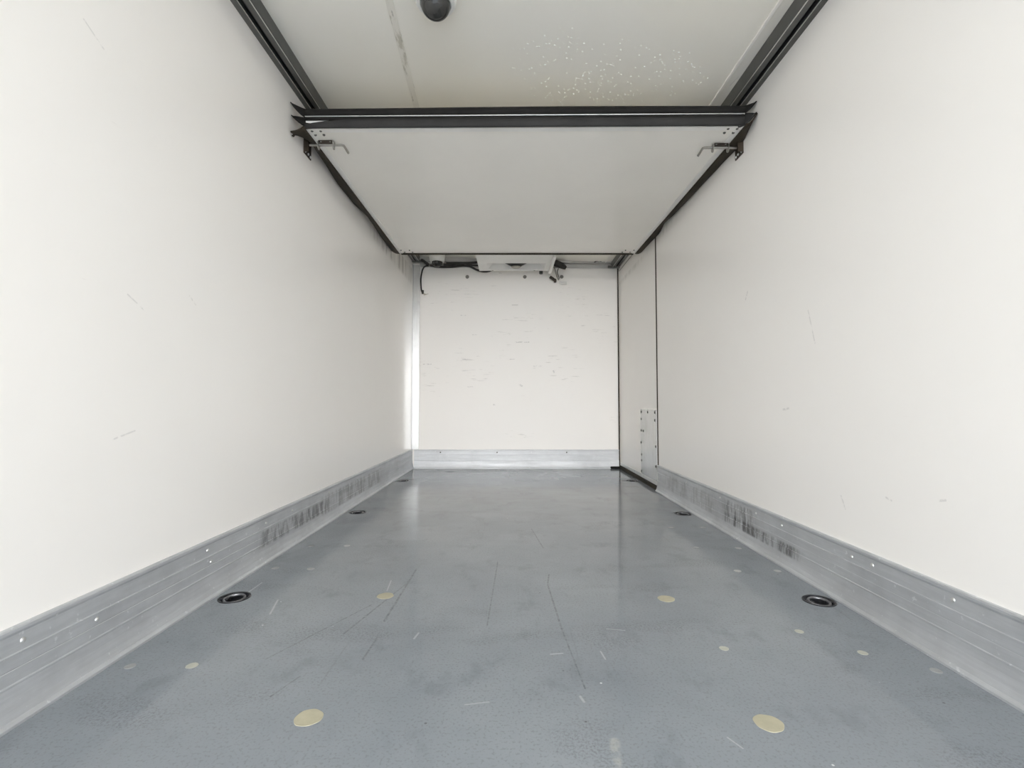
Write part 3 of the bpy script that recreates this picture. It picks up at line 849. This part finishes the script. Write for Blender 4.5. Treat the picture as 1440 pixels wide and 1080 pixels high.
hexa(bm, [(EX1 - 0.030, EY0, EZ - 0.028), (EX1 - 0.004, EY0, EZ - 0.028), (EX1 - 0.006, EY1 + 0.005, EZ - 0.028), (EX1 - 0.034, EY1 + 0.005, EZ - 0.028)],
         [(EX1 - 0.030, EY0, EZ + 0.01), (EX1 + 0.003, EY0, EZ + 0.01), (EX1 + 0.003, EY1 + 0.01, EZ + 0.01), (EX1 - 0.034, EY1 + 0.01, EZ + 0.01)])
build('side_panel', bm, M['white_plastic'], ev, bevel=0.003)
for x in (-0.19, 0.22):
    bm = bmesh.new(); lathe(bm, [(0, -0.004), (0.006, -0.003), (0.008, 0.0), (0, 0.001)], (x, EY1 - 0.015, EZ), 12)
    build('screw', bm, M['grey_fitting'], ev, True)
for x in (EX0 + 0.05, EX1 - 0.05):
    for y in (4.42, 4.78): build('mounting_foot', B(x - 0.02, x + 0.02, y - 0.02, y + 0.02, top - 0.002, ZC(x + 0.02) - 0.0005), M['grey_fitting'], ev)
bm = bmesh.new(); lathe(bm, [(0, -0.03), (0.016, -0.03), (0.018, -0.02), (0.018, 0.01), (0, 0.01)], (0.288, EY1 + 0.03, 1.965), 16)
build('drain_cap', bm, M['black_plastic'], ev, True)

# ------------------------------------------------------------------ cables along the top of the end wall
def cable(name, pts, r, label, cat, mat='cable', group=None):
    bm = bmesh.new(); tube(bm, smooth_path(pts), r, 9)
    o = build(name, bm, M[mat], None, True)
    return tag(o, label, cat, group)
YW = YB - 0.016
hc = cable('cable', [(-0.849, YW - .004, 2.053), (-0.875, YW - .006, 2.050), (-0.902, YW - .006, 2.030), (-0.922, YW, 1.974), (-0.929, YW, 1.900), (-0.922, YW, 1.806), (-0.905, YW - .004, 1.770)], 0.0075,
     'loose black cable hanging down the left edge of the end wall with a frayed end', 'cable')
bm = bmesh.new()
for k in range(5):
    tube(bm, smooth_path([(-0.906, YW - .004, 1.774), (-0.896 + 0.006 * k, YW - .006 - 0.003 * k, 1.758), (-0.893 + 0.011 * k, YW - .010, 1.742 + 0.006 * k)], 3), 0.0016, 6)
build('frayed_wires', bm, M['wire_bare'], hc, True)
bm = bmesh.new(); lathe(bm, [(0.0075, -0.02), (0.011, -0.018), (0.011, 0.018), (0.0075, 0.02)], (-0.908, YW - .004, 1.784), 10)
build('tape_wrap', bm, M['cable'], hc, True)
cable('cable', [(-0.835, YW - .014, 2.058), (-0.80, YW - .016, 2.046), (-0.74, YW - .018, 2.038), (-0.60, YW - .03, 2.036), (-0.50, YW - .03, 2.048), (-0.43, YW - .03, 2.040), (-0.36, YW - .03, 2.006), (-0.30, YW - .03, 1.990), (-0.235, YW - .03, 1.992), (-0.18, YW - .03, 2.02)], 0.011,
      'thick black cable sagging from the dome camera to under the cooling unit', 'cable')
cable('cable', [(-0.69, YW - .05, 2.052), (-0.60, YW - .05, 2.052), (-0.50, YW - .05, 2.066), (-0.42, YW - .05, 2.070), (-0.30, YW - .08, 2.072)], 0.013,
      'black cable running level between the dome camera and the cooling unit, upper of the bundle', 'cable')
cable('cable', [(-0.66, YW - .075, 2.062), (-0.54, YW - .075, 2.062), (-0.46, YW - .075, 2.056), (-0.40, YW - .075, 2.040), (-0.31, YW - .09, 2.034)], 0.009,
      'black cable dipping slightly into the left end of the cooling unit', 'cable')
cable('cable', [(-0.915, YW - .06, 2.100), (-0.89, YW - .06, 2.085), (-0.865, YW - .05, 2.068), (-0.842, YW - .035, 2.056)], 0.014,
      'short stub of black cable left of the far dome camera', 'cable')
hose = cable('hose', [(0.41, YW - .06, 2.070), (0.45, YW - .06, 2.062), (0.50, YW - .06, 2.040), (0.545, YW - .055, 2.016)], lambda t: 0.018 + 0.016 * math.sin(math.pi * min(1, t * 0.9 + 0.1)),
      'black insulated hose stub at the right end of the cooling unit', 'hose')
drain = empty('drain_valve', (0.44, YB - 0.03, 1.93))
tag(drain, 'grey drain valve with thin tubes below the right end of the cooling unit', 'valve')
bm = bmesh.new(); tube(bm, smooth_path([(0.43, YW - .03, 2.030), (0.445, YW - .02, 1.98), (0.462, YW - .01, 1.93), (0.475, YW - .01, 1.905)]), 0.006, 8)
build('tube', bm, M['grey_fitting'], drain, True)
bm = bmesh.new(); tube(bm, smooth_path([(0.47, YW - .03, 2.020), (0.460, YW - .02, 1.98), (0.478, YW - .01, 1.93), (0.470, YW - .01, 1.905)]), 0.004, 8)
build('tube', bm, M['cable'], drain, True)
bm = bmesh.new(); tube(bm, [(0.385, YW - .02, 1.936), (0.41, YW - .02, 1.920), (0.432, YW - .02, 1.902)], 0.015, 10)
build('valve_body', bm, M['dark_steel'], drain, True)
bm = bmesh.new(); lathe(bm, [(0, -0.02), (0.012, -0.02), (0.016, 0), (0.012, 0.016), (0, 0.016)], (0.437, YW - .02, 1.898), 14)
build('valve_knob', bm, M['dark_steel'], drain, True)
bm = bmesh.new(); tube(bm, [(0.478, YW - .012, 1.880), (0.51, YW - .012, 1.872), (0.555, YW - .012, 1.874)], lambda t: 0.013 + 0.004 * math.sin(math.pi * t), 10)
build('drain_tube', bm, M['white_plastic'], drain, True)
cable('cable_clip', [(0.835, YB - 0.05, 2.082), (0.855, YB - 0.055, 2.092), (0.885, YB - 0.055, 2.094), (0.905, YB - 0.055, 2.090)], 0.0055,
      'tiny black wire clip on the aluminium angle near the right corner', 'clip')

# round bolt caps on the end wall
for i, (x, lab) in enumerate(((-0.457, 'grey bolt cap on the end wall below the black cable, left of the cooling unit'),
                              (0.131, 'grey bolt cap on the end wall directly below the cooling unit'),
                              (0.508, 'grey bolt cap on the end wall above the drain tube'))):
    bm = bmesh.new(); lathe(bm, [(0, -0.010), (0.006, -0.010), (0.007, -0.007), (0.013, -0.006), (0.0185, -0.002), (0.0185, 0.0), (0, 0.0)], (x, YB, 1.945), 20, 'Y')
    tag(build('bolt_cap', bm, M['bolt_grey'], None, True), lab, 'bolt', 'bolt caps on the end wall')

# ------------------------------------------------------------------ lashing rings sunk in the floor
def lashing_ring(loc):
    t = empty('lashing_ring', loc)
    x, y, z = loc
    bm = bmesh.new()
    lathe(bm, [(0.0500, -0.004), (0.0500, 0.0012), (0.0485, 0.0022), (0.044, 0.0012), (0.040, -0.006), (0.030, -0.013), (0.014, -0.017), (0, -0.018)], loc, 40)
    lathe(bm, [(0.0500, -0.004), (0.044, -0.020), (0, -0.024)], loc, 40)
    build('pan', bm, M['pan'], t, True)
    bm = bmesh.new()
    pts = [(x + 0.031 * math.cos(a), y + 0.031 * math.sin(a), z - 0.0035 + 0.002 * math.sin(a)) for a in [2 * math.pi * i / 32 for i in range(32)]]
    tube(bm, pts, 0.0042, 10, True)
    r = build('ring', bm, M['ring'], t, True); r['label'] = 'worn zinc ring'
    build('clamp', B(x - 0.044, x - 0.018, y - 0.012, y + 0.012, z - 0.008, z - 0.001), M['pan'], t, bevel=0.002)
    build('clamp', B(x + 0.022, x + 0.044, y - 0.009, y + 0.009, z - 0.009, z - 0.002), M['pan'], t, bevel=0.002)
    return t
RL = ['nearest of the recessed lashing rings beside the left kick board', 'nearest of the recessed lashing rings beside the right kick board',
      'second recessed lashing ring from the front along the left kick board', 'second recessed lashing ring from the front along the right kick board',
      'farthest recessed lashing ring on the left, near the end wall', 'farthest recessed lashing ring on the right, near the side door']
first = None
for (x, y), lab in zip(RINGS, RL):
    if first is None: o = first = lashing_ring((x, y, 0))
    else: o = clone_tree(first, (x, y, 0))
    tag(o, lab, 'lashing ring', 'lashing rings sunk in the floor')
# (children keep the first ring's parent inverse, which makes them follow each copy)

# ------------------------------------------------------------------ round filler plugs in the floor
PLUGS = [(-0.416, 1.046, .0285, 'plug', 'largest looking cream floor plug at the lower left'),
         (0.516, 1.028, .0285, 'plug', 'largest looking cream floor plug at the lower right'),
         (-0.424, 1.695, .0275, 'plug', 'round cream floor plug left of centre beyond the nearest big plug'),
         (0.509, 1.670, .0275, 'plug', 'round cream floor plug right of centre beyond the nearest big plug'),
         (-0.935, 1.246, .0125, 'plug_grey', 'dull small floor plug closest to the left kick board near the front'),
         (-0.785, 1.249, .0140, 'plug_pale', 'pale small floor plug at the front left, second from the kick board'),
         (-0.785, 1.969, .0150, 'plug_grey', 'small pale plug just past the nearest left lashing ring, the inner of two'),
         (-0.927, 1.978, .0140, 'plug_grey', 'small pale plug just past the nearest left lashing ring, the one beside the kick board'),
         (-0.749, 2.287, .0140, 'plug_grey', 'faint small plug farther along the left side, the inner of two'),
         (-0.913, 2.287, .0140, 'plug_grey', 'faint small plug farther along the left side, the one beside the kick board'),
         (0.557, 1.335, .0120, 'plug_pale', 'small pale floor plug straight beyond the big right cream plug'),
         (0.811, 1.433, .0120, 'plug_pale', 'small pale floor plug in front of the nearest right lashing ring'),
         (0.905, 1.312, .0120, 'plug_pale', 'small pale floor plug near the right kick board with a dark hole beside it'),
         (1.021, 1.226, .0125, 'plug_grey', 'small dull floor plug closest to the right kick board near the front'),
         (0.868, 1.944, .0140, 'plug_grey', 'small plug just past the nearest right lashing ring, the inner of two'),
         (1.021, 1.944, .0140, 'plug_grey', 'small plug just past the nearest right lashing ring, the one beside the kick board'),
         (0.825, 2.259, .0130, 'plug_grey', 'small plug midway between the two nearest right lashing rings, the inner of two'),
         (1.008, 2.248, .0150, 'plug_grey', 'dark rimmed plug midway along the right side beside the kick board'),
         (0.826, 2.621, .0140, 'plug_grey', 'far small plug before the second right lashing ring, the inner of two'),
         (0.996, 2.621, .0150, 'plug_grey', 'far small plug before the second right lashing ring, the one beside the kick board')]
for x, y, r, mt, lab in PLUGS:
    bm = bmesh.new()
    n = 36
    ph = random.random() * 6
    ringv, top_ = [], []
    for k in range(n):
        a = 2 * math.pi * k / n
        rr = r * (1 + 0.025 * math.sin(3 * a + ph) + 0.015 * math.sin(7 * a + 2 * ph))
        ringv.append(bm.verts.new((x + rr * math.cos(a), y + rr * math.sin(a), 0.0)))
        top_.append(bm.verts.new((x + rr * 0.985 * math.cos(a), y + rr * 0.985 * math.sin(a), 0.0007)))
    for k in range(n):
        j = (k + 1) % n
        bm.faces.new((ringv[k], ringv[j], top_[j], top_[k]))
    bm.faces.new(top_); bm.faces.new(ringv[::-1])
    tag(build('floor_plug', bm, M[mt]), lab, 'floor plug', 'round filler plugs in the floor')
